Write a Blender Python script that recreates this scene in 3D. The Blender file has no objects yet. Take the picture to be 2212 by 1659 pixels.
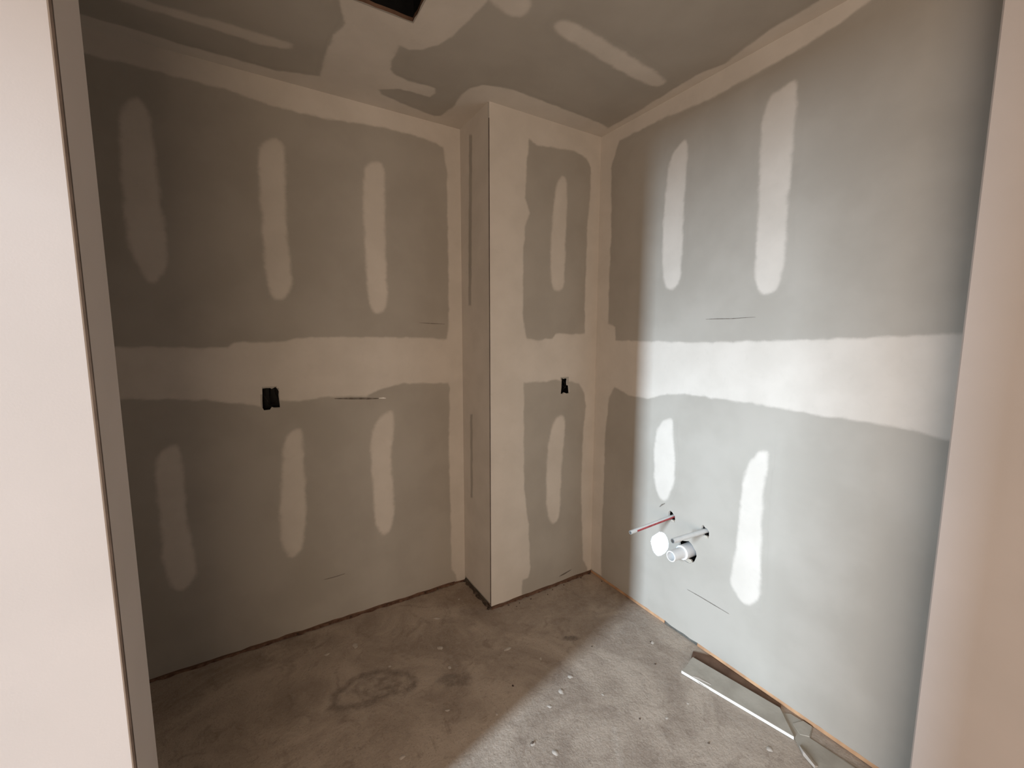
import bpy, math, random
import numpy as np
from mathutils import Matrix, Vector
from mathutils.geometry import tessellate_polygon
random.seed(4); rng = np.random.default_rng(4)
SC = bpy.context.scene; COL = SC.collection
# ---------------- camera
cd = bpy.data.cameras.new('camera'); cam = bpy.data.objects.new('camera', cd); COL.objects.link(cam)
PITCH, ROLL, YAW = .1154, .002, .5485
F_ = Vector((math.sin(YAW)*math.cos(PITCH), math.cos(YAW)*math.cos(PITCH), -math.sin(PITCH)))
R0 = Vector((math.cos(YAW), -math.sin(YAW), 0)); U0 = R0.cross(F_)
R_ = R0*math.cos(ROLL)+U0*math.sin(ROLL); U_ = -R0*math.sin(ROLL)+U0*math.cos(ROLL)
M = Matrix((R_, U_, -F_)).transposed().to_4x4(); M.translation = Vector((-1.6562, -2.1214, 1.403))
cam.matrix_world = M
cd.sensor_width = 36; cd.lens = 927.41/2212*36; cd.clip_start = .02
SC.camera = cam
# ---------------- exposure, world, lights
SC.view_settings.view_transform = 'Standard'; SC.view_settings.look = 'None'
SC.view_settings.gamma = 1; SC.view_settings.use_curve_mapping = False
SC.view_settings.exposure = 0.0
W = bpy.data.worlds.new('world'); SC.world = W; W.use_nodes = True
W.node_tree.nodes['Background'].inputs[0].default_value = (1, .8, .62, 1)
W.node_tree.nodes['Background'].inputs[1].default_value = .003
def area(name, loc, direction, sx, sy, power, col):
    l = bpy.data.lights.new(name, 'AREA'); l.shape = 'RECTANGLE'; l.size = sx; l.size_y = sy
    l.energy = power; l.color = col
    o = bpy.data.objects.new(name, l); COL.objects.link(o); o.location = loc
    o.rotation_euler = Vector(direction).to_track_quat('-Z', 'Y').to_euler(); return o
# tall narrow window of the room beyond the hall doorway, cool daylight
area('window_daylight', (-9.0, -2.93, 2.75), (1, 0, 0), .42, 2.7, 1440, (.71, .875, 1.04))
# warm fill lamp added behind the camera for the ambient light
area('room_fill', (-2.4, -4.25, 1.0), (0, 1, 0), 1.1, 1.5, 28, (1, .76, .55))
area('hall_fill', (-2.9, -3.4, .95), (1, .0, 0), 1.5, 1.4, 34, (1, .84, .74))  # second added fill, lifts the right foreground wall
H = 2.44; BX, BY = -.6736, -.3123         # room height, corner chase
PX, PY0, PY1 = -1.885, -1.139, -.967      # end of the left partition
RX, RY = -.12, -1.783                     # return of the right wall
# ---------------- materials
def mat(name, rough=.8):
    m = bpy.data.materials.new(name); m.use_nodes = True
    b = m.node_tree.nodes['Principled BSDF']; b.inputs['Roughness'].default_value = rough
    b.inputs['Specular IOR Level'].default_value = .3
    return m, m.node_tree, b
def nd(t, kind, **kw):
    n = t.nodes.new(kind)
    for k, v in kw.items():
        if k.startswith('i_'): n.inputs[k[2:].replace('_', ' ')].default_value = v
        else: setattr(n, k, v)
    return n
def noise(t, scale, detail=4, rough=.55, dist=0):
    g = nd(t, 'ShaderNodeTexCoord'); n = nd(t, 'ShaderNodeTexNoise')
    n.inputs['Scale'].default_value = scale; n.inputs['Detail'].default_value = detail
    n.inputs['Roughness'].default_value = rough; n.inputs['Distortion'].default_value = dist
    t.links.new(g.outputs['Object'], n.inputs['Vector']); return n.outputs['Fac']
def mix(t, fac, a, b, mode='MIX'):
    n = nd(t, 'ShaderNodeMix', data_type='RGBA', blend_type=mode)
    for s, v in ((0, fac), (6, a), (7, b)):
        if hasattr(v, 'is_output'): t.links.new(v, n.inputs[s])
        elif s == 0: n.inputs[0].default_value = v
        else: n.inputs[s].default_value = (*v, 1)
    return n.outputs[2]
def ramp(t, fac, lo, hi):
    n = nd(t, 'ShaderNodeMapRange', interpolation_type='SMOOTHSTEP'); n.inputs['From Min'].default_value = lo
    n.inputs['From Max'].default_value = hi; t.links.new(fac, n.inputs['Value']); return n.outputs['Result']
def math_(t, op, a, b):
    n = nd(t, 'ShaderNodeMath', operation=op)
    for i, v in enumerate((a, b)):
        if hasattr(v, 'is_output'): t.links.new(v, n.inputs[i])
        else: n.inputs[i].default_value = v
    return n.outputs[0]
def bump(t, b, h, strength, dist):
    n = nd(t, 'ShaderNodeBump'); n.inputs['Strength'].default_value = strength; n.inputs['Distance'].default_value = dist
    t.links.new(h, n.inputs['Height']); t.links.new(n.outputs[0], b.inputs['Normal'])
PAPER = ((.385, .355, .308), (.425, .394, .345)); CMPD = ((.60, .553, .49), (.65, .60, .535))
def paper_col(t): return mix(t, ramp(t, noise(t, 3.2), .35, .65), *PAPER)
m_paper, t, b = mat('drywall_paper')
t.links.new(paper_col(t), b.inputs['Base Color']); bump(t, b, noise(t, 420, 2), .12, .001)
m_cmpd, t, b = mat('joint_compound')            # coverage attribute: 1 compound, 0 bare paper showing through
at = nd(t, 'ShaderNodeAttribute', attribute_name='cover').outputs['Fac']
w = math_(t, 'ADD', at, math_(t, 'MULTIPLY', math_(t, 'SUBTRACT', noise(t, 22, 6, .7, .4), .5), .85))
cov = ramp(t, w, .12, 1.0)
t.links.new(mix(t, cov, paper_col(t), mix(t, ramp(t, noise(t, 6), .3, .7), *CMPD)), b.inputs['Base Color'])
bump(t, b, noise(t, 60, 4), .10, .002)
def flat(name, a, c, scale=8, rough=.8, bs=.15, bscale=150, bd=.002):
    m, t, b = mat(name, rough)
    t.links.new(mix(t, ramp(t, noise(t, scale), .3, .7), a, c), b.inputs['Base Color']); bump(t, b, noise(t, bscale, 4), bs, bd)
    return m
m_primer = flat('wall_primer', (.59, .54, .505), (.63, .575, .54), 2.5, .75, .07, 260, .0012)
m_gyp = flat('gypsum_core', (.80, .78, .73), (.87, .85, .80), 30, .9)
m_dab = flat('fresh_compound', (.88, .88, .87), (.92, .92, .91), 20, .7)
m_wood = flat('pine_plate', (.36, .20, .11), (.56, .34, .19), 12, .75)
m_wood2 = flat('dark_lumber', (.10, .055, .035), (.17, .10, .065), 14, .8)
m_gasket = flat('tar_paper', (.07, .068, .06), (.13, .125, .11), 20, .8)
m_black = flat('black_plastic', (.003, .003, .003), (.006, .006, .006), 20, .6)
m_wire = flat('wire_sheath', (.025, .022, .02), (.045, .04, .035), 20, .5)
m_copper = flat('bare_wire', (.3, .17, .09), (.4, .22, .12), 20, .4)
m_pvc = flat('white_pvc', (.76, .76, .75), (.80, .80, .79), 20, .35, .02)
m_pex = flat('translucent_pex', (.62, .63, .62), (.70, .71, .70), 20, .35, .02)
m_pexend = flat('cut_pipe_end', (.20, .20, .19), (.30, .30, .29), 60, .7)
m_red = flat('red_print', (.36, .05, .06), (.50, .10, .11), 60, .5)
m_gray = flat('scrap_paper', (.36, .325, .27), (.46, .42, .355), 9, .9, .25, 90)
m_mark = flat('scuff_mark', (.13, .11, .09), (.24, .21, .18), 60)
m_bead_shade = flat('bead_shade', (.09, .07, .06), (.14, .11, .095), 20, .5)  # dark tone stands in for shade at the bead edges
m_rust = flat('rusty_grit', (.09, .045, .03), (.20, .115, .075), 60, .9)
m_stone = flat('grit', (.05, .035, .025), (.12, .09, .07), 60, .9)
# floor: bare concrete; attributes give the smears, stains and lighter corner tone their places
m_floor, t, b = mat('concrete', .78)
c = mix(t, ramp(t, noise(t, 2.6, 6, .65, 1.), .32, .68), (.33, .265, .212), (.52, .435, .355))
c = mix(t, math_(t, 'MULTIPLY', ramp(t, noise(t, 11, 6, .7, 1.2), .5, .72), .55), c, (.235, .18, .14))
c = mix(t, math_(t, 'MULTIPLY', ramp(t, noise(t, 55, 5, .7), .5, .75), .35), c, (.50, .45, .39))
c = mix(t, math_(t, 'MULTIPLY', ramp(t, noise(t, 160, 3, .7), .56, .70), .45), c, (.16, .12, .09))
n1 = math_(t, 'MULTIPLY', math_(t, 'SUBTRACT', noise(t, 26, 6, .75), .5), 1.1)
dk = math_(t, 'ADD', nd(t, 'ShaderNodeAttribute', attribute_name='stain').outputs['Fac'], n1)
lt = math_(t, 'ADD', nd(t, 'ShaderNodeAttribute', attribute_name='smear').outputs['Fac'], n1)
c = mix(t, math_(t, 'MULTIPLY', ramp(t, dk, .35, 1.05), .75), c, (.115, .092, .075))
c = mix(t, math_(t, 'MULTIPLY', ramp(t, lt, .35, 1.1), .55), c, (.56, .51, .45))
t.links.new(c, b.inputs['Base Color'])
hh = math_(t, 'ADD', noise(t, 60, 6, .7), math_(t, 'MULTIPLY', noise(t, 7, 4, .6), 1.5)); bump(t, b, hh, .55, .006)
# ---------------- mesh helpers
def obj(name, verts, faces, m, parent=None, smooth=False, mats=None, mi=None):
    me = bpy.data.meshes.new(name); me.from_pydata([tuple(map(float, v)) for v in verts], [], [tuple(map(int, f)) for f in faces]); me.update()
    for x in (mats or [m]): me.materials.append(x)
    if mi is not None: me.polygons.foreach_set('material_index', mi)
    if smooth: me.polygons.foreach_set('use_smooth', [True]*len(me.polygons))
    o = bpy.data.objects.new(name, me); COL.objects.link(o)
    if parent: o.parent = parent
    return o
def tag(o, label=None, cat=None, group=None, kind=None):
    for k, v in (('label', label), ('category', cat), ('group', group), ('kind', kind)):
        if v: o[k] = v
    return o
def thing(name, label, cat, loc=(0, 0, 0), group=None):
    o = bpy.data.objects.new(name, None); COL.objects.link(o); o.location = loc; o.empty_display_size = .05
    return tag(o, label, cat, group)
def box(name, lo, hi, m, parent=None, bevel=0):
    (a, b_, c_), (d, e, f) = lo, hi
    v = [(a, b_, c_), (d, b_, c_), (d, e, c_), (a, e, c_), (a, b_, f), (d, b_, f), (d, e, f), (a, e, f)]
    o = obj(name, v, [(0, 3, 2, 1), (4, 5, 6, 7), (0, 1, 5, 4), (1, 2, 6, 5), (2, 3, 7, 6), (3, 0, 4, 7)], m, parent)
    if bevel:
        md = o.modifiers.new('bevel', 'BEVEL'); md.width = bevel; md.segments = 2
    return o
FR = {'back': lambda u, v, d: (u, -d, v), 'front': lambda u, v, d: (u, BY-d, v), 'side': lambda u, v, d: (BX-d, u, v),
      'right': lambda u, v, d: (-d, u, v), 'ceil': lambda u, v, d: (u, v, H-d)}
FLIP = {'back': False, 'front': False, 'side': True, 'right': True, 'ceil': True}
def slab(name, fr, outer, holes, thick, m, parent=None, gap_m=None):
    """a sheet of drywall: polygon with ragged holes, thick into the wall (negative d)"""
    loops = [outer]+holes; flatp = [p for l in loops for p in l]; n = len(flatp)
    tris = tessellate_polygon([[Vector((p[0], p[1], 0)) for p in l] for l in loops])
    V = [FR[fr](p[0], p[1], 0) for p in flatp]+[FR[fr](p[0], p[1], -thick) for p in flatp]
    nrm = Vector(FR[fr](0, 0, 1))-Vector(FR[fr](0, 0, 0)); Fc = []; mi = []
    for tr in tris:
        a, b_, c_ = (Vector(V[i]) for i in tr)
        if (b_-a).cross(c_-a).dot(nrm) < 0: tr = tr[::-1]
        Fc += [tuple(tr), tuple(i+n for i in tr[::-1])]; mi += [0, 0]
    s = 0
    for l in loops:
        k = len(l)
        for i in range(k):
            j = (i+1) % k; Fc.append((s+i, s+j, n+s+j, n+s+i)); mi.append(1)
        s += k
    o = obj(name, V, Fc, m, parent, mats=[m, gap_m or m_gyp], mi=mi)
    return o
def rag(poly, step=.006, amp=.0012, seed=1):
    r = random.Random(seed); out = []
    for i in range(len(poly)):
        a, b_ = Vector(poly[i]), Vector(poly[(i+1) % len(poly)]); k = max(1, int((b_-a).length/step))
        for j in range(k):
            p = a.lerp(b_, j/k); out.append((p.x+r.uniform(-amp, amp), p.y+r.uniform(-amp, amp)))
    return out
def circ(cx, cy, r, n=20, jit=0., seed=2):
    rr = random.Random(seed); return [(cx+(r+rr.uniform(-jit, jit))*math.cos(2*math.pi*i/n), cy+(r+rr.uniform(-jit, jit))*math.sin(2*math.pi*i/n)) for i in range(n)]
def sdf(P, poly):
    """signed distance, positive inside"""
    A = np.array(poly); B = np.roll(A, -1, 0); d = np.full(len(P), 1e9); ins = np.zeros(len(P), bool)
    for a, b_ in zip(A, B):
        e = b_-a; w_ = P-a; tt = np.clip((w_@e)/max(e@e, 1e-12), 0, 1); d = np.minimum(d, np.hypot(*(w_-tt[:, None]*e).T))
        cross = ((a[1] > P[:, 1]) != (b_[1] > P[:, 1])); den = b_[1]-a[1] if b_[1] != a[1] else 1e-12
        ins ^= cross & (P[:, 0] < (b_[0]-a[0])*(P[:, 1]-a[1])/den+a[0])
    return np.where(ins, d, -d)
def smooth_poly(poly, it=2):
    for _ in range(it):
        q = []
        for i in range(len(poly)):
            a, b_ = poly[i], poly[(i+1) % len(poly)]
            q += [(.75*a[0]+.25*b_[0], .75*a[1]+.25*b_[1]), (.25*a[0]+.75*b_[0], .25*a[1]+.75*b_[1])]
        poly = q
    return poly
def grid_obj(name, fr, u0, u1, v0, v1, cell, fn, feather, height, parent, m=None, base=.0004, holes=()):
    """thin, slightly crowned smear of compound: cells kept where fn (signed distance) says so"""
    nu, nv = max(2, int(round((u1-u0)/cell))), max(2, int(round((v1-v0)/cell)))
    U, V_ = np.meshgrid(np.linspace(u0, u1, nu+1), np.linspace(v0, v1, nv+1), indexing='ij'); P = np.stack([U.ravel(), V_.ravel()], 1)
    u_, v_ = P[:, 0], P[:, 1]     # hand-trowelled edge: a few millimetres of wander
    s = fn(P)+.0012*(np.sin(61*u_+23*v_+3*np.sin(17*v_))+np.sin(47*v_-71*u_+2*np.sin(29*u_+1))+.4*np.sin(133*v_+97*u_+2*np.sin(53*v_-31*u_))); cv = np.clip(s/feather+.5, 0, 1); cv = cv*cv*(3-2*cv); hgt = base+height*np.clip((s+feather*.5)/(feather*2.5), 0, 1)
    keep = s > -feather*.9
    for hp in holes: keep &= sdf(P, hp) < 0
    K = keep.reshape(nu+1, nv+1); ok = K[:-1, :-1] & K[1:, :-1] & K[1:, 1:] & K[:-1, 1:]
    I = np.arange((nu+1)*(nv+1)).reshape(nu+1, nv+1); i, j = np.nonzero(ok)
    Fq = np.stack([I[i, j], I[i+1, j], I[i+1, j+1], I[i, j+1]], 1)
    if FLIP[fr]: Fq = Fq[:, ::-1]
    used = np.unique(Fq); remap = np.full(len(P), -1); remap[used] = np.arange(len(used)); Fq = remap[Fq]
    X = [FR[fr](P[k, 0], P[k, 1], hgt[k]) for k in used]
    o = obj(name, X, Fq, m or m_cmpd, parent, smooth=True)
    a = o.data.attributes.new('cover', 'FLOAT', 'POINT'); a.data.foreach_set('value', cv[used].astype(np.float32)); return o
def smear(name, fr, poly, parent, feather=.036, m=None, height=.0009, cell=.006, base=.0004):
    poly = smooth_poly(poly); A = np.array(poly)
    return grid_obj(name, fr, A[:, 0].min()-feather, A[:, 0].max()+feather, A[:, 1].min()-feather, A[:, 1].max()+feather, cell,
                    lambda P: sdf(P, poly), feather, height, parent, m, base)
def coat(fr, u0, u1, v0, v1, panels, parent, feather=.02, extra=None, holes=(), cell=.008):
    """the taped network of one wall: everything that is not one of the bare paper panels"""
    def fn(P):
        s = np.full(len(P), 1.)
        for pl in panels: s = np.minimum(s, -sdf(P, pl))
        return s
    return grid_obj('joint_compound', fr, u0, u1, v0, v1, cell, extra or fn, feather, .0009, parent, holes=holes)
def tube(name, p0, p1, r0, r1, m, parent=None, inner=None, n=24, m_end=None, m_stripe=None):
    """tube from p0 to p1 (bore radius inner); the end at p1 is cut square"""
    a, b_ = Vector(p0), Vector(p1); z = (b_-a).normalized(); x = z.orthogonal().normalized(); y = z.cross(x)
    inner = inner if inner is not None else r1*.7; L = (b_-a).length
    rings = [(a, r0), (b_-z*.001, r1), (b_, r1-.001), (b_, inner), (b_-z*min(.05, L*.8), inner)]
    V = [c_+(x*math.cos(2*math.pi*i/n)+y*math.sin(2*math.pi*i/n))*r for c_, r in rings for i in range(n)]
    Fc, mi = [], []
    for k in range(4):
        for i in range(n):
            j = (i+1) % n; Fc.append((k*n+i, k*n+j, (k+1)*n+j, (k+1)*n+i))
            d = x*math.cos(2*math.pi*(i+.5)/n)+y*math.sin(2*math.pi*(i+.5)/n)
            mi.append(2 if (m_stripe and k == 0 and (d.z < .6 and d.y < .85)) else (1 if k >= 1 and m_end else 0))
    Fc.append(tuple(range(4*n, 5*n))); mi.append(1 if m_end else 0)
    return obj(name, V, Fc, m, parent, smooth=False, mats=[m, m_end or m, m_stripe or m], mi=mi)
def mark(fr, pts, wd, parent, name='scuff', m=None):
    V, Fc = [], []
    for k, (u, v) in enumerate(pts):
        a = pts[max(0, k-1)]; b_ = pts[min(len(pts)-1, k+1)]; d = Vector((b_[0]-a[0], b_[1]-a[1])).normalized(); nn = (-d.y, d.x)
        h = wd*.5*(.35 if k in (0, len(pts)-1) else 1)
        V += [FR[fr](u+nn[0]*h, v+nn[1]*h, .0018), FR[fr](u-nn[0]*h, v-nn[1]*h, .0018)]
        if k: Fc.append((2*k-2, 2*k-1, 2*k+1, 2*k))
    return obj(name, V, Fc, m or m_mark, parent)
# ---------------- back wall, chase in the corner, right wall
GAP = .012
# outlines on the real wall planes, in metres (along the wall, height)
D = {}
D['back_holes'] = [[(-3.2, 2.354), (-2.074, 2.354), (-1.938, 2.355), (-1.805, 2.352), (-1.661, 2.351), (-1.519, 2.332), (-1.327, 2.331), (-1.091, 2.355), (-0.915, 2.354), (-0.797, 2.342), (-0.768, 2.333), (-0.75, 2.204), (-0.749, 1.934), (-0.752, 1.465), (-0.764, 1.376), (-0.898, 1.386), (-1.135, 1.388), (-1.423, 1.389), (-1.573, 1.367), (-1.708, 1.368), (-1.732, 1.35), (-1.805, 1.345), (-1.981, 1.353), (-2.088, 1.354), (-3.2, 1.354)], [(-3.2, 1.157), (-2.077, 1.157), (-1.939, 1.146), (-1.819, 1.133), (-1.691, 1.107), (-1.623, 1.09), (-1.55, 1.112), (-1.477, 1.102), (-1.358, 1.114), (-1.188, 1.102), (-1.126, 1.131), (-1.003, 1.156), (-0.762, 1.142), (-0.752, 1.117), (-0.763, 0.744), (-0.758, 0.422), (-0.757, 0.091), (-0.73, 0.049), (-0.71, -0.1), (-3.2, -0.1)]]
D['back_strips'] = [[(-2.003, 2.191), (-2.013, 2.018), (-2.016, 1.818), (-2.012, 1.713), (-1.98, 1.616), (-1.955, 1.583), (-1.91, 1.638), (-1.894, 1.725), (-1.907, 1.875), (-1.909, 2.039), (-1.914, 2.198), (-1.938, 2.254), (-1.971, 2.238)], [(-1.564, 2.193), (-1.582, 2.104), (-1.58, 1.969), (-1.58, 1.831), (-1.582, 1.644), (-1.561, 1.559), (-1.532, 1.541), (-1.485, 1.582), (-1.477, 1.671), (-1.49, 1.842), (-1.484, 2.031), (-1.475, 2.217)], [(-1.148, 2.181), (-1.166, 2.107), (-1.169, 1.882), (-1.166, 1.673), (-1.156, 1.523), (-1.119, 1.49), (-1.068, 1.526), (-1.067, 1.68), (-1.071, 1.894), (-1.06, 2.188), (-1.095, 2.203)], [(-1.952, 0.964), (-1.996, 0.913), (-2.0, 0.776), (-1.997, 0.62), (-2.003, 0.503), (-1.992, 0.403), (-1.965, 0.353), (-1.927, 0.357), (-1.892, 0.413), (-1.898, 0.514), (-1.914, 0.64), (-1.91, 0.798), (-1.91, 0.962)], [(-1.512, 0.977), (-1.54, 0.946), (-1.555, 0.88), (-1.572, 0.692), (-1.586, 0.563), (-1.585, 0.455), (-1.551, 0.369), (-1.494, 0.413), (-1.476, 0.537), (-1.471, 0.717), (-1.474, 0.851), (-1.468, 0.985)], [(-1.053, 1.035), (-1.12, 0.999), (-1.168, 0.938), (-1.177, 0.806), (-1.17, 0.612), (-1.17, 0.465), (-1.131, 0.366), (-1.077, 0.413), (-1.063, 0.541), (-1.073, 0.693), (-1.075, 0.791), (-1.057, 0.925)]]
D['front_holes'] = [[(-0.458, 2.325), (-0.412, 2.309), (-0.254, 2.326), (-0.183, 2.332), (-0.102, 2.313), (-0.069, 2.273), (-0.071, 2.115), (-0.086, 1.999), (-0.086, 1.759), (-0.091, 1.598), (-0.086, 1.409), (-0.161, 1.404), (-0.282, 1.408), (-0.306, 1.382), (-0.408, 1.373), (-0.464, 1.382), (-0.487, 1.467), (-0.489, 1.782), (-0.476, 1.926), (-0.452, 1.985), (-0.477, 2.057), (-0.47, 2.217)], [(-0.479, 1.159), (-0.374, 1.158), (-0.278, 1.162), (-0.18, 1.147), (-0.115, 1.133), (-0.083, 1.079), (-0.068, 1.008), (-0.084, 0.854), (-0.089, 0.54), (-0.075, 0.265), (-0.063, 0.095), (-0.03, 0.036), (-0.027, -0.063), (-0.159, -0.107), (-0.484, -0.077), (-0.484, 0.05), (-0.485, 0.103), (-0.443, 0.101), (-0.432, 0.158), (-0.438, 0.223), (-0.446, 0.406), (-0.476, 0.613), (-0.479, 1.088)]]
D['front_strips'] = [[(-0.289, 2.176), (-0.231, 2.209), (-0.221, 2.097), (-0.228, 1.923), (-0.229, 1.748), (-0.234, 1.628), (-0.309, 1.624), (-0.326, 1.74), (-0.321, 1.912), (-0.309, 2.049)], [(-0.214, 0.97), (-0.275, 0.966), (-0.316, 0.881), (-0.332, 0.735), (-0.336, 0.585), (-0.328, 0.43), (-0.29, 0.359), (-0.24, 0.379), (-0.233, 0.566), (-0.228, 0.719), (-0.212, 0.869)]]
D['side_holes'] = [[(-0.108, 2.371), (-0.139, 2.36), (-0.112, 1.548), (-0.08, 1.55)], [(-0.09, 0.98), (-0.117, 0.985), (-0.109, 0.527), (-0.086, 0.519)]]
D['right_holes'] = [[(-0.449, 2.373), (-0.688, 2.373), (-0.945, 2.351), (-1.081, 2.358), (-1.246, 2.364), (-1.352, 2.374), (-1.479, 2.401), (-3.4, 2.401), (-3.4, 1.408), (-1.758, 1.408), (-1.577, 1.397), (-1.311, 1.383), (-0.933, 1.369), (-0.461, 1.372), (-0.461, 1.372), (-0.458, 1.445), (-0.403, 1.461), (-0.4, 1.695), (-0.408, 1.932), (-0.395, 2.261), (-0.425, 2.33)], [(-0.464, 1.121), (-0.571, 1.09), (-0.692, 1.089), (-0.8, 1.125), (-0.899, 1.137), (-1.035, 1.137), (-1.192, 1.139), (-1.329, 1.132), (-1.448, 1.127), (-1.551, 1.129), (-1.655, 1.126), (-1.751, 1.111), (-3.4, 1.111), (-3.4, -0.1), (-0.41100000000000003, -0.1), (-0.401, 0.074), (-0.397, 0.281), (-0.402, 0.551), (-0.404, 0.862), (-0.425, 1.066), (-0.464, 1.121)]]
D['right_strips'] = [[(-0.854, 2.241), (-0.796, 2.223), (-0.756, 2.168), (-0.744, 2.021), (-0.739, 1.868), (-0.744, 1.658), (-0.786, 1.596), (-0.847, 1.627), (-0.852, 1.747), (-0.847, 1.946), (-0.854, 2.137)], [(-1.282, 2.28), (-1.237, 2.27), (-1.183, 2.256), (-1.167, 2.183), (-1.168, 2.036), (-1.177, 1.91), (-1.175, 1.742), (-1.176, 1.595), (-1.223, 1.544), (-1.279, 1.577), (-1.284, 1.723), (-1.28, 1.883), (-1.285, 2.037), (-1.285, 2.189)], [(-0.845, 1.023), (-0.779, 0.998), (-0.745, 0.93), (-0.741, 0.794), (-0.753, 0.66), (-0.805, 0.595), (-0.845, 0.644), (-0.87, 0.74), (-0.858, 0.867), (-0.843, 0.95)], [(-1.279, 0.978), (-1.215, 0.932), (-1.184, 0.838), (-1.18, 0.702), (-1.175, 0.542), (-1.162, 0.435), (-1.156, 0.37), (-1.209, 0.317), (-1.247, 0.319), (-1.28, 0.368), (-1.283, 0.456), (-1.271, 0.641), (-1.267, 0.826), (-1.278, 0.92)]]
D['dab'] = [(-0.794, 0.444), (-0.818, 0.452), (-0.844, 0.429), (-0.848, 0.389), (-0.819, 0.346), (-0.795, 0.326), (-0.764, 0.329), (-0.747, 0.361), (-0.75, 0.402)]
D['tp'] = [(-2.057, -0.076), (-1.918, -0.077), (-1.792, -0.066), (-1.653, -0.068), (-1.499, -0.069), (-1.347, -0.119)]
D['pt'] = [(-1.347, -0.119), (-1.348, -0.303), (-1.34, -0.406), (-1.316, -0.487), (-1.341, -0.544), (-1.354, -0.581)]
D['bl'] = [(-0.957, -0.826), (-0.96, -0.771), (-0.971, -0.701), (-0.981, -0.619), (-1.012, -0.543), (-1.055, -0.487), (-1.09, -0.468), (-1.128, -0.472), (-1.126, -0.443), (-1.125, -0.374), (-1.116, -0.312), (-1.083, -0.286), (-1.034, -0.275), (-0.965, -0.282), (-0.918, -0.283), (-0.9, -0.249), (-0.912, -0.203), (-0.974, -0.204), (-1.045, -0.197), (-1.121, -0.146), (-1.094, -0.117), (-1.013, -0.092), (-0.93, -0.077), (-0.843, -0.061)]
D['c2'] = [(-0.809, -0.082), (-0.792, -0.181), (-0.803, -0.296), (-0.791, -0.362), (-0.757, -0.411), (-0.712, -0.426), (-0.626, -0.447), (-0.538, -0.442), (-0.384, -0.437), (-0.228, -0.43), (-0.124, -0.425), (-0.042, -0.408)]
D['c3'] = [(-0.042, -0.408), (-0.041, -0.596), (-0.058, -0.917), (-0.03, -1.028), (-0.071, -1.2), (-0.076, -1.367)]
D['ceil_strips'] = [[(-1.854, -0.263), (-1.772, -0.268), (-1.647, -0.278), (-1.51, -0.282), (-1.452, -0.282), (-1.464, -0.238), (-1.544, -0.211), (-1.648, -0.218), (-1.776, -0.223), (-1.895, -0.216), (-2.001, -0.227), (-1.966, -0.269)], [(-0.721, -0.852), (-0.694, -0.894), (-0.533, -0.887), (-0.258, -0.855), (-0.132, -0.842), (-0.108, -0.798), (-0.158, -0.767), (-0.374, -0.783), (-0.571, -0.807), (-0.687, -0.821)], [(-0.959, -0.908), (-0.915, -0.915), (-0.86, -0.907), (-0.835, -0.89), (-0.825, -0.873), (-0.824, -0.819), (-0.857, -0.806), (-0.916, -0.817), (-0.959, -0.835), (-0.988, -0.86)]]
BOXB = [(-1.6173, 1.1688), (-1.6034, 1.1701), (-1.5883, 1.1691), (-1.5822, 1.1651), (-1.5678, 1.1729), (-1.5594, 1.1614), (-1.5561, 1.1508), (-1.5582, 1.1362), (-1.5559, 1.1048), (-1.5546, 1.0809), (-1.5778, 1.0815), (-1.5866, 1.0852), (-1.5936, 1.074), (-1.6164, 1.0731), (-1.6209, 1.0823), (-1.6202, 1.1173)]
BOXF = [(-0.2407, 1.1722), (-0.2331, 1.1733), (-0.2235, 1.1653), (-0.2142, 1.1709), (-0.2084, 1.166), (-0.1951, 1.1714), (-0.1986, 1.158), (-0.2002, 1.1429), (-0.198, 1.1291), (-0.1905, 1.1348), (-0.1864, 1.1239), (-0.1816, 1.0854), (-0.2047, 1.0839), (-0.2182, 1.091), (-0.2276, 1.084), (-0.2446, 1.0852), (-0.2414, 1.1122), (-0.2401, 1.1422)]
WX = -3.0
def rough_bottom(u0, u1, z, amp, seed):
    r = random.Random(seed); n = max(2, int(abs(u1-u0)/.035)); return [(u0+(u1-u0)*i/n, z+r.uniform(-amp, amp)) for i in range(n+1)]
def sheet(u0, u1, seed, z=GAP, amp=.003): return rough_bottom(u0, u1, z, amp, seed)+[(u1, H), (u0, H)]
S = 'structure'
wb = slab('wall_back', 'back', sheet(WX, .0, 1), [BOXB], .0127, m_paper)
tag(wb, 'wide taped drywall wall at the back left with a black outlet cut-out', 'wall', kind=S)
coat('back', -2.5, BX, 0.0, H, D['back_holes'], wb, holes=[BOXB])
for p in D['back_strips']: smear('compound_strip', 'back', p, wb)
wf = slab('wall_chase_front', 'front', sheet(BX, 0, 2, .014), [BOXF], .0127, m_paper)
tag(wf, 'narrow front face of the boxed-out chase in the corner', 'wall', kind=S)
coat('front', BX, 0, 0.016, H, D['front_holes'], wf, holes=[BOXF])
for p in D['front_strips']: smear('compound_strip', 'front', p, wf, feather=.030)
ws = slab('wall_chase_side', 'side', sheet(BY+.0055, 0, 3, .022, .002), [], .0127, m_paper)
tag(ws, 'shaded side face of the boxed-out chase', 'wall', kind=S)
coat('side', BY+.0055, 0, .03, H, D['side_holes'], ws, feather=.02, cell=.006)
box('bead_shade_strip', (BX-.0022, BY-.0010, .016), (BX+.0004, BY+.0040, H-.07), m_bead_shade, ws)  # dark strip paints the shaded line at the chase corner
HOT, COLD, DRN = (-.857, .549), (-1.032, .546), (-.940, .413)
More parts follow.
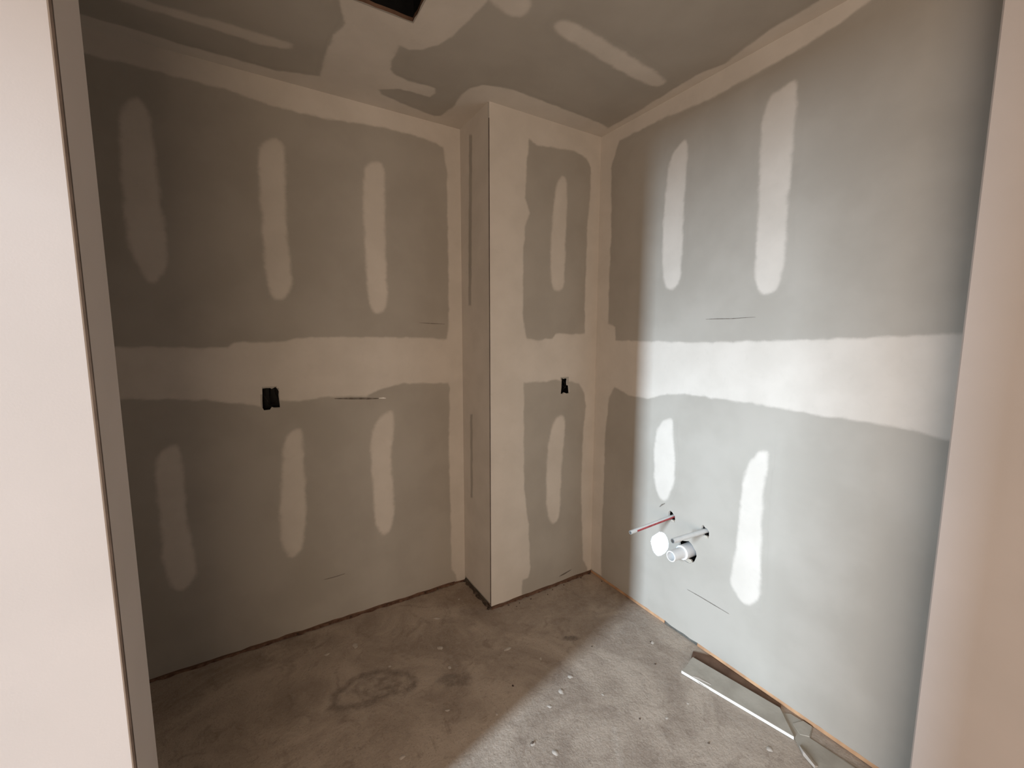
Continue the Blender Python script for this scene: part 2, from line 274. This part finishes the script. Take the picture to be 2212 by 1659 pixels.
hh_ = [[(-.857+x*.021, .549+y*.025) for x, y in [(-1, -.3), (-.75, -.85), (-.2, -1.1), (.25, -.7), (.7, -.45), (.85, .1), (.8, .7), (.35, 1.05), (-.15, .9), (-.55, .6), (-.9, .35)]],
       [(-1.032+x*.021, .546+y*.025) for x, y in [(-1, -.4), (-.8, -1), (-.2, -1.1), (.3, -.8), (.75, -.5), (.8, .1), (.75, .8), (.4, 1.1), (.05, .75), (-.5, .7), (-.95, .3)]],
       circ(-.950, .417, .049, 26, .004)]
wr = slab('wall_right', 'right', sheet(RY-.02, .0, 5, .0135, .003), hh_, .0127, m_paper)
tag(wr, 'daylit taped drywall wall on the right with three pipe holes', 'wall', kind=S)
coat('right', RY, BY, 0.022, H, D['right_holes'], wr, holes=hh_)
for p in D['right_strips']: smear('compound_strip', 'right', p, wr, feather=.030)
o = smear('compound_dab', 'right', D['dab'], wr, feather=.006, m=m_dab, height=.002, cell=.003)
o['label'] = 'bright white round dab of compound'
# scuffs and pencil lines
mark('right', [(-.983, 1.467), (-1.03, 1.468), (-1.096, 1.467), (-1.192, 1.47)], .003, wr, 'pencil_line')
mark('right', [(-.962, .239), (-1.03, .240), (-1.09, .239), (-1.164, .238)], .003, wr, 'pencil_line')
mark('right', [(-.788, .572), (-.803, .589), (-.819, .601)], .006, wr)
mark('back', [(-1.33, 1.103), (-1.253, 1.098), (-1.18, 1.092), (-1.127, 1.088)], .009, wb)
mark('back', [(-1.127, 1.090), (-1.105, 1.089), (-1.092, 1.087)], .008, wb, 'compound_flake', m_gyp)
mark('back', [(-.913, 1.46), (-.85, 1.457), (-.775, 1.455)], .003, wb, 'pencil_line')
mark('back', [(-1.414, .233), (-1.37, .232), (-1.319, .234)], .003, wb, 'pencil_line')
mark('front', [(-.236, .045), (-.20, .05), (-.15, .06)], .008, wf)
# backing (framing cavity) and the wood plates that show in the gap under the sheets
def plate(name, lo, hi, m, par): return box(name, lo, hi, m, par, .002)
plate('bottom_plate', (.0002, -.845, 0), (.05, BY, .0155), m_wood, wr)
plate('sill_gasket', (.0006, -1.024, 0), (.05, -.847, .017), m_gasket, wr)
plate('bottom_plate', (.0002, RY+.002, 0), (.05, -1.026, .0155), m_wood, wr)
for o in wr.children:
    if o.name.startswith('bottom_plate'):
        for v in o.data.vertices:
            if v.co.x < .01: v.co.x = -.0012
        o['label'] = 'orange pine board showing under the drywall'
plate('bottom_plate', (WX, .0005, 0), (BX, .05, .045), m_wood2, wb)
plate('bottom_plate', (BX+.006, BY+.0005, 0), (0, BY+.05, .045), m_wood2, wf)
plate('bottom_plate', (BX+.010, BY+.012, 0), (BX+.05, 0, .045), m_gasket, ws)
# ceiling with the cut-out for the fan duct
HX0, HX1, HY0, HY1 = -1.45, -1.125, -.86, -.612
hole = rag([(HX0, HY0), (HX1, HY0), (HX1, HY1), (HX0, HY1)], .02, .0018, 8)
wc = slab('ceiling', 'ceil', [(WX, -4.5), (.1, -4.5), (.1, .05), (WX, .05)], [hole], .0127, m_paper, None, m_wood2)
tag(wc, 'taped drywall ceiling with a dark rectangular duct opening', 'ceiling', kind=S)
patch = D['tp']+D['pt'][1:]+[(-1.40, -.66), (-1.62, -.74), (-1.66, -.95), (-1.45, -1.12), (-1.15, -1.12), (-1.00, -.98)]+D['bl']+[(-.81, -.05), (BX, .06), (WX, .06), (-2.9, -.076)]
pat2 = [(-.843, .0), (-.83, -.062)]+D['c2'][:1]+D['c2'][1:]+[(-.042, -.40), (-.041, -.5)]+D['c3'][1:]+[(-.078, -2.2), (.06, -2.2), (.06, .06), (-.6, .06)]
patch = [p for i, p in enumerate(patch) if i == 0 or p != patch[i-1]]
coat('ceil', -2.9, 0, -1.75, 0, [], wc, extra=lambda P: np.maximum(sdf(P, patch), sdf(P, pat2)), holes=[hole])
for p in D['ceil_strips']: smear('compound_strip', 'ceil', p, wc, feather=.035, cell=.008)
t_ = thing('duct_boot', 'dark open ceiling cut-out for a fan, at the top edge of the photo', 'duct', (-1.29, -.74, H))
def bx(name, lo, hi, m, par, bv=0):
    L = par.location; return box(name, tuple(lo[i]-L[i] for i in range(3)), tuple(hi[i]-L[i] for i in range(3)), m, par, bv)
zt = H+.0135
bx('side_panel', (HX0-.02, HY0-.02, zt), (HX0-.005, HY1+.02, zt+.22), m_black, t_)
bx('side_panel', (HX1+.005, HY0-.02, zt), (HX1+.02, HY1+.02, zt+.22), m_black, t_)
bx('end_panel', (HX0-.005, HY1+.005, zt), (HX1+.005, HY1+.02, zt+.22), m_black, t_)
bx('end_panel', (HX0-.005, HY0-.02, zt), (HX1+.005, HY0-.005, zt+.22), m_black, t_)
bx('top_panel', (HX0-.02, HY0-.02, zt+.22), (HX1+.02, HY1+.02, zt+.235), m_black, t_)
# left partition end in the foreground (painted), corner beads both edges
pv = [(WX, PY0), (PX-.004, PY0), (PX, PY0+.004), (PX, PY0+.006), (PX-.022, PY0+.0065), (PX-.022, PY0+.0115), (PX-.0008, PY0+.0115),
      (PX-.0008, PY1-.004), (PX-.004, PY1), (WX, PY1)]
def prism(name, pts, z0, z1, m, parent=None):
    n = len(pts); V = [(x, y, z0) for x, y in pts]+[(x, y, z1) for x, y in pts]
    Fc = [tuple(range(n-1, -1, -1)), tuple(range(n, 2*n))]+[(i, (i+1) % n, n+(i+1) % n, n+i) for i in range(n)]
    return obj(name, V, Fc, m, parent)
wl = prism('wall_left', pv, 0, H, m_primer); box('bead_shade_strip', (PX-.003, PY0+.0018, .0), (PX+.0012, PY0+.0085, H), m_bead_shade, wl)['label'] = 'dark strip painted as the shaded line along the bead edge'  # strip paints the shaded line along the partition edge
tag(wl, 'pale painted end of the partition wall in the left foreground', 'wall', kind=S)
rv = [(RX, -4.3), (.05, -4.3), (.05, RY), (RX+.004, RY), (RX, RY-.004)]
wn = prism('wall_right_near', rv, 0, H, m_primer); tag(wn, 'pale painted wall edge in the right foreground', 'wall', kind=S)
# rest of the shell, outside the picture: hall wall with a doorway to the room the daylight comes from
w2 = prism('wall_hall', [(WX-.12, -4.3), (WX, -4.3), (WX, -2.30), (WX-.12, -2.30)], 0, H, m_primer); tag(w2, 'painted hall wall beside the doorway', 'wall', kind=S)
w5 = prism('blocker_wall', [(-5.1, -4.3), (-5.0, -4.3), (-5.0, -2.35), (-5.1, -2.35)], 0, H+.6, m_primer); tag(w5, 'unseen wall stub added to soften the right edge of the daylight patch', 'wall', kind=S)  # unseen light blocker, added to widen the penumbra on the right wall
w3 = prism('wall_side', [(WX-.12, -1.139), (WX, -1.139), (WX, .05), (WX-.12, .05)], 0, H, m_wood2); tag(w3, 'unseen side wall behind the partition, coloured dark to cut bounce light', 'wall', kind=S)  # unseen; dark colour picked to cut bounce onto the back wall
w4 = prism('trim_1', [(WX-.12, -2.298), (WX, -2.298), (WX, -1.141), (WX-.12, -1.141)], 2.03, H, m_primer); tag(w4, 'painted wall piece over the hall doorway', 'wall', kind=S)
# floor
nu, nv = 150, 110
xs, ys = np.linspace(-2.2, .06, 227), np.linspace(-1.9, .06, 197)
X, Y = np.meshgrid(xs, ys, indexing='ij'); P = np.stack([X.ravel(), Y.ravel()], 1)
def blob(cx, cy, rx, ry, ang, soft=.5):
    c, s = math.cos(ang), math.sin(ang); dx, dy = P[:, 0]-cx, P[:, 1]-cy
    r = np.hypot((dx*c+dy*s)/rx, (-dx*s+dy*c)/ry); return np.clip((1-r)/soft+.5, 0, 1)
def seg(a, b_, wd):
    a, b_ = np.array(a), np.array(b_); e = b_-a; tt = np.clip((P-a)@e/(e@e), 0, 1)
    return np.clip(1-np.hypot(*(P-a-tt[:, None]*e).T)/wd, 0, 1)
def path(pts, wd): return np.max([seg(pts[i], pts[i+1], wd) for i in range(len(pts)-1)], 0)
ring = [(-1.467, -.512), (-1.441, -.455), (-1.336, -.412), (-1.256, -.431), (-1.171, -.505), (-1.16, -.56), (-1.186, -.578), (-1.272, -.558), (-1.361, -.565), (-1.392, -.552), (-1.467, -.512)]
stain = np.maximum.reduce([path(ring, .055)*.82, .62*blob(-1.30, -.50, .16, .07, -.4, .8), .75*blob(-1.02, -.63, .09, .045, -.5, .8), .8*blob(-.46, -.69, .06, .022, -.5, .8),
    .5*blob(-.25, -.655, .06, .03, -.3, .9), .45*blob(-.75, -.24, .10, .12, 0, .9), .35*blob(-1.18, -.30, .25, .12, -.3, .9), .4*blob(-1.5, -.7, .3, .12, -.3, .9), .5*path([(-.64, -.40), (-.64, -.31), (-.40, -.32), (-.03, -.335)], .02)])
edge = np.clip(((P[:, 1]+.425)-(P[:, 0]+.703)*(-.82))/.03+.5, 0, 1)*(P[:, 0] > -.72)*np.clip((P[:, 0]+.72)/.06, 0, 1)  # lighter floor tone past a slanted line beside the chase
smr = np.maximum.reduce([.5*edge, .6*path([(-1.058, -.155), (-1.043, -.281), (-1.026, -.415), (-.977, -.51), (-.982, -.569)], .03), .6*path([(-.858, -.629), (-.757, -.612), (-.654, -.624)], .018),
    .55*path([(-1.486, -.477), (-1.386, -.526), (-1.38, -.492)], .02), .55*path([(-1.453, -.622), (-1.331, -.619), (-1.144, -.596), (-.898, -.619)], .035), .45*path([(-.794, -.316), (-.808, -.443), (-.789, -.543)], .025),
    .6*path([(-.313, -1.065), (-.243, -1.187), (-.217, -1.323), (-.184, -1.469)], .022), .4*path([(-.326, -.844), (-.408, -.979), (-.464, -1.15)], .02), .35*path([(-1.35, -.30), (-1.15, -.17), (-.95, -.12)], .05),
    .7*path([(-.62, -1.13), (-.70, -1.24), (-.72, -1.40)], .03), .8*path([(RY and -.13, -1.05), (-.05, -1.0), (-.03, -.60)], .05)*.6])
iu = np.arange(227*197).reshape(227, 197); Fq = np.stack([iu[:-1, :-1].ravel(), iu[1:, :-1].ravel(), iu[1:, 1:].ravel(), iu[:-1, 1:].ravel()], 1)
zz = .0012*np.sin(P[:, 0]*9+2*np.sin(P[:, 1]*5))*np.cos(P[:, 1]*7)-.0012
V = [(x, y, z) for (x, y), z in zip(P, zz)]; n0 = len(V)
x0, x1, y0, y1 = -3.1, .1, -4.5, .1
V += [(x0, y0, -.0012), (x1, y0, -.0012), (x1, y1, -.0012), (x0, y1, -.0012), (-9.6, y0, -.0012), (-9.6, y1, -.0012)]
a_, b_2, c_2, d_ = int(iu[0, 0]), int(iu[-1, 0]), int(iu[-1, -1]), int(iu[0, -1])
Fs = [tuple(f) for f in Fq]+[(n0, n0+1, b_2, a_), (n0+1, n0+2, c_2, b_2), (n0+2, n0+3, d_, c_2), (n0+3, n0, a_, d_), (n0+4, n0, n0+3, n0+5)]
fo = obj('floor', V, Fs, m_floor); tag(fo, 'bare stained concrete slab floor', 'floor', kind=S)
for nm, arr in (('stain', stain), ('smear', smr)):
    a = fo.data.attributes.new(nm, 'FLOAT', 'POINT'); a.data.foreach_set('value', np.concatenate([arr, np.zeros(6)]).astype(np.float32))
# dried drips of compound and grit on the slab (parts of the floor)
def lump(name, x, y, r, h, m, parent, seed, sx=1., ang=0., z0=-.001):
    rr = random.Random(seed); n = 11; V = [(x, y, z0+h)]; Fc = []
    ks = [rr.uniform(.7, 1.15) for _ in range(n)]
    for q, hz in ((.55, .85), (1, 0)):
        for i in range(n):
            t2 = 2*math.pi*i/n; dx, dy = math.cos(t2)*r*q*ks[i]*sx, math.sin(t2)*r*q*ks[i]
            V.append((x+dx*math.cos(ang)-dy*math.sin(ang), y+dx*math.sin(ang)+dy*math.cos(ang), z0+h*hz))
    for i in range(n):
        j = (i+1) % n; Fc += [(0, 1+i, 1+j), (1+i, 1+n+i, 1+n+j, 1+j)]
    return obj(name, V, Fc, m, parent, smooth=True)
m_drip = flat('dried_compound', (.46, .41, .35), (.56, .50, .44), 60, .9)
for k, (x, y, r) in enumerate([(-.746, -.594, .011), (-1.009, -.559, .009), (-.937, -.233, .009), (-1.224, -.421, .006), (-.999, -.432, .013), (-1.442, -.209, .008), (-1.324, -.218, .012),
        (-.603, -.864, .012), (-.681, -.904, .014), (-.761, -.936, .010), (-.897, -1.026, .008), (-.852, -1.092, .010), (-1.299, -.839, .009), (-.779, -.145, .007), (-.22, -1.462, .011), (-.155, -.905, .008),
        (-.55, -1.0, .005), (-.42, -1.2, .005), (-.95, -.86, .006), (-1.1, -.75, .006), (-.65, -.72, .005), (-.3, -1.2, .006)]):
    lump('compound_drip', x, y, r, r*.25, m_drip, fo, k, random.Random(k).uniform(1, 1.9), k*1.3)
for k, (x, y, r) in enumerate([(-.900, -1.024, .006), (-.16, -.898, .004), (-.830, -.781, .004), (-.45, -.345, .004), (-.30, -.338, .003), (-.22, -.335, .0035), (-.58, -.33, .004), (-.52, -.342, .003), (-.09, -.33, .004),
        (-.02, -.325, .006), (-.012, -.42, .004), (-.60, -.01, .006), (-.55, -.36, .003), (-.35, -.36, .003), (-.51, -1.15, .003), (-.72, -1.3, .004), (-.41, -.78, .003), (-.25, -1.00, .0035), (-.38, -1.34, .003)]):
    lump('grit_crumb', x, y, r, r*.9, m_stone, fo, 50+k, 1.3, k)
for k, (x, z) in enumerate([(-1.539, .014), (-.914, .018), (-.842, .014), (-1.30, .009), (-1.12, .01), (-.75, .012)]):
    lump('grit_crumb', x, -.004, .005, .009, m_stone, fo, 80+k)
# rusty grit that has settled in the gaps under the sheets
def grit_line(name, p, q, w_, m, seed, n=46):
    rr = random.Random(seed); V, Fc = [], []; p, q = Vector(p), Vector(q); d = (q-p).normalized(); nn = Vector((-d.y, d.x))
    for i in range(n+1):
        c_ = p.lerp(q, i/n)
        for s_, hz in ((0, .006), (w_*rr.uniform(.35, 1.), 0)):
            V.append((c_.x+nn.x*s_, c_.y+nn.y*s_, -.0015+hz*rr.uniform(.7, 1.5)+(0 if s_ == 0 else .0015)))
        if i: Fc.append((2*i-2, 2*i-1, 2*i+1, 2*i))
    o = obj(name, V, Fc, m, fo); o['kind'] = 'stuff'; return o
grit_line('settled_dirt', (BX-.002, -.0005), (-2.25, -.0005), .015, m_rust, 3, 80)
grit_line('settled_dirt', (-.001, BY-.0005), (BX, BY-.0005), .011, m_rust, 4)
grit_line('settled_dirt', (BX-.001, BY), (BX-.001, 0), .018, m_stone, 5, 24)
# ---------------- outlet boxes
def outlet(label, fr, cu, cv, w_, h_, seed):
    o0 = Vector(FR[fr](cu, cv, 0)); t3 = thing('outlet_box', label, 'electrical box', tuple(o0))
    def bb(nm, u0, u1, v0, v1, d0, d1, m): return bx(nm, (u0+cu+0, o0.y-d1, v0+cv), (u1+cu, o0.y-d0, v1+cv), m, t3)
    D0, D1 = -.07, -.004; e = .003
    bb('back_panel', -w_, w_, -h_, h_, D0-e, D0, m_black)
    for s_ in (-1, 1): bb('side_panel', min(s_*w_, s_*(w_-e)), max(s_*w_, s_*(w_-e)), -h_, h_, D0, D1, m_black)
    for s_ in (-1, 1): bb('end_panel', -w_+e, w_-e, min(s_*h_, s_*(h_-e)), max(s_*h_, s_*(h_-e)), D0, D1, m_black)
    rr = random.Random(seed)
    for k in range(3):
        x_ = -w_*.5+k*w_*.5
        q = [Vector(v) for v in [(x_, .062, h_*.8), (x_+rr.uniform(-.006, .006), .035, .01), (x_+rr.uniform(-.01, .01), .022, -.012), (x_*.5+rr.uniform(-.006, .006), .045, -h_*.6)]]
        pts_ = []
        for i in range(3):
            p0, p1_, p2_, p3 = q[max(i-1, 0)], q[i], q[i+1], q[min(i+2, 3)]
            for j in range(6):
                u = j/6; pts_.append(.5*((2*p1_)+(p2_-p0)*u+(2*p0-5*p1_+4*p2_-p3)*u*u+(3*p1_-p0-3*p2_+p3)*u**3))
        pts_.append(q[3]); VV, FF = [], []
        for i, c_ in enumerate(pts_):
            tn = (pts_[min(i+1, len(pts_)-1)]-pts_[max(i-1, 0)]).normalized(); xx = tn.orthogonal().normalized(); yy = tn.cross(xx)
            VV += [c_+(xx*math.cos(a_*math.pi/3)+yy*math.sin(a_*math.pi/3))*.0017 for a_ in range(6)]
            if i: FF += [((i-1)*6+a_, (i-1)*6+(a_+1) % 6, i*6+(a_+1) % 6, i*6+a_) for a_ in range(6)]
        obj('wire', VV, FF, m_wire if k != 1 else m_black, t3, smooth=True)
    return t3
ob = outlet('black outlet box in a ragged cut-out of the wide back wall', 'back', -1.588, 1.121, .037, .052, 1)
of = outlet('narrow black outlet box in the front of the corner chase', 'front', -.213, 1.128, .035, .049, 2)
# ---------------- pipes out of the right wall
def pipe(name, label, cat, hx, end, r, stripe, tail):
    t3 = thing(name, label, cat, (0, hx[0], hx[1])); L = Vector((0, hx[0], hx[1]))
    e = Vector(end)-L; root = Vector((.06, 0, 0))
    tube('tube', root, e, r, r, m_pex, t3, r*.72, m_end=m_pexend if not stripe else m_pex, m_stripe=m_red if stripe else None)
    return t3, e
p1, e1 = pipe('water_pipe', 'thin pipe with a red stripe poking from the right wall', 'pipe', HOT, (-.245, -.863, .543), .0085, True, .03)
# the red print ends before the tip
p1.children[0].name = 'tube'
tube('pipe_tip', e1-Vector((.0, 0, 0)), e1+Vector((-.035, -.0005, -.001)), .0085, .0085, m_pex, p1, .006, m_end=m_pexend)
p2, e2 = pipe('water_pipe', 'grey-white pipe with an open cut end, above the drain stub', 'pipe', COLD, (-.205, -1.024, .553), .0105, False, .03)
dp = thing('drain_pipe', 'short fat white plastic drain stub in the right wall', 'pipe', (0, *DRN))
tube('tube', (.06, 0, 0), (-.100, 0, .004), .0242, .0242, m_pvc, dp, .0195)
tube('coupling', (.06, 0, 0), (-.026, 0, .001), .0325, .0325, m_pvc, dp, .0243, n=28)
def shard(name, u, v, pts, par, m=m_gasket, d=.004):
    L = par.location; V = [(-d-L.x, u+a-L.y, v+b_-L.z) for a, b_ in pts]+[(.006-L.x, u+a*.9-L.y, v+b_*.9-L.z) for a, b_ in pts]; n = len(pts)
    return obj(name, V, [tuple(range(n)), tuple(range(2*n-1, n-1, -1))]+[(i, (i+1) % n, n+(i+1) % n, n+i) for i in range(n)], m, par)
shard('torn_paper', -.858-.008, .549-.019, [(-.012, 0), (-.002, -.005), (.010, .001), (.004, .008), (-.008, .007)], p1, m_gray)
shard('torn_paper', -1.040, .524, [(-.012, 0), (-.003, -.006), (.010, .0), (.005, .008), (-.008, .008)], p2, m_gray)
shard('torn_paper', -.962, .378, [(-.02, .004), (-.006, -.008), (.018, -.004), (.012, .008), (-.012, .012)], dp, m_gray)
# dark stud cavity behind the pipe holes
box('stud_cavity', (.075, -1.15, .28), (.085, -.75, .68), m_black, wr)
# ---------------- scraps of drywall along the foot of the right wall
def poly_prism(name, pts, z0, z1, m, par):
    n = len(pts); L = par.location
    zz0 = z0 if hasattr(z0, '__len__') else [z0]*n; zz1 = z1 if hasattr(z1, '__len__') else [z1]*n
    V = [(x-L.x, y-L.y, zz0[i]-L.z) for i, (x, y) in enumerate(pts)]+[(x-L.x, y-L.y, zz1[i]-L.z) for i, (x, y) in enumerate(pts)]
    sa = sum(pts[i][0]*pts[(i+1) % n][1]-pts[(i+1) % n][0]*pts[i][1] for i in range(n))
    Fc = [tuple(range(n-1, -1, -1)), tuple(range(n, 2*n))]+[(i, (i+1) % n, n+(i+1) % n, n+i) for i in range(n)]
    if sa < 0: Fc = [f[::-1] for f in Fc]
    return obj(name, V, Fc, m, par)
def lerp2(a, b_, k): return (a[0]+(b_[0]-a[0])*k, a[1]+(b_[1]-a[1])*k)
A, B_, C_, D_ = (-.197, -1.092), (-.090, -1.068), (-.034, -1.400), (-.116, -1.488)
sA = thing('drywall_scrap', 'grey drywall offcut with a bright white cut edge lying by the right wall', 'drywall offcut', (-.11, -1.26, .0))
quad = [A]+[(lerp2(A, B_, k)[0]+random.uniform(-.003, .003), lerp2(A, B_, k)[1]+random.uniform(-.004, .004)) for k in (.25, .5, .75)]+[B_, C_]+[lerp2(C_, D_, .5), D_]
poly_prism('gypsum_core', quad, .0012, .0118, m_gyp, sA)
inner = [(x+(.0015 if i in (0, 7) else 0), y) for i, (x, y) in enumerate(quad)]
poly_prism('face_paper', inner, .0118, .0124, m_gray, sA)
poly_prism('backing_paper', [(x+.001, y) for x, y in quad], .0002, .0012, m_gray, sA)
# a frayed flap of paper hanging over the cut edge
fl_ = [(-.183, -1.135), (-.168, -1.15), (-.158, -1.20), (-.166, -1.215), (-.176, -1.205), (-.186, -1.17)]
poly_prism('paper_flap', fl_, [.0127, .0127, .0127, .008, .003, .006], [.0135, .0135, .0135, .009, .004, .007], m_drip, sA)
sB = thing('drywall_scrap', 'torn dull grey drywall paper curling at the bottom right, past the white-edged offcut', 'drywall offcut', (-.10, -1.6, 0))
pb = [(-.040, -1.412), (-.016, -1.43), (-.008, -1.50), (-.062, -1.515), (-.050, -1.62), (-.052, -1.70), (-.075, -1.775), (-.245, -1.775), (-.205, -1.66), (-.165, -1.575), (-.150, -1.535), (-.118, -1.50)]
poly_prism('paper_sheet', pb, .0005, [.003, .003, .003, .003, .002, .003, .003, .0025, .003, .0025, .003, .0025], m_gray, sB)
poly_prism('curled_edge', [(-.128, -1.512), (-.150, -1.533), (-.166, -1.575), (-.152, -1.578), (-.136, -1.545)], [.0025]*5, [.008, .018, .012, .005, .005], m_drip, sB)
poly_prism('curled_edge', [(-.055, -1.455), (-.012, -1.47), (-.010, -1.498), (-.060, -1.512), (-.078, -1.49)], [.002]*5, [.005, .006, .006, .006, .005], m_gray, sB)
sC = thing('dark_floor_sheet', 'thin brown sheet standing for the darker floor between the offcut and the right wall', 'floor patch', (-.05, -1.2, 0))  # sheet added to give the darker floor between offcut and wall
poly_prism('board', [(-.088, -1.060), (-.048, -1.040), (-.006, -1.10), (-.0055, -1.39), (-.026, -1.40)], .0003, .0035, m_wood2, sC)  # flat sheet coloured as darker floor, not lumber
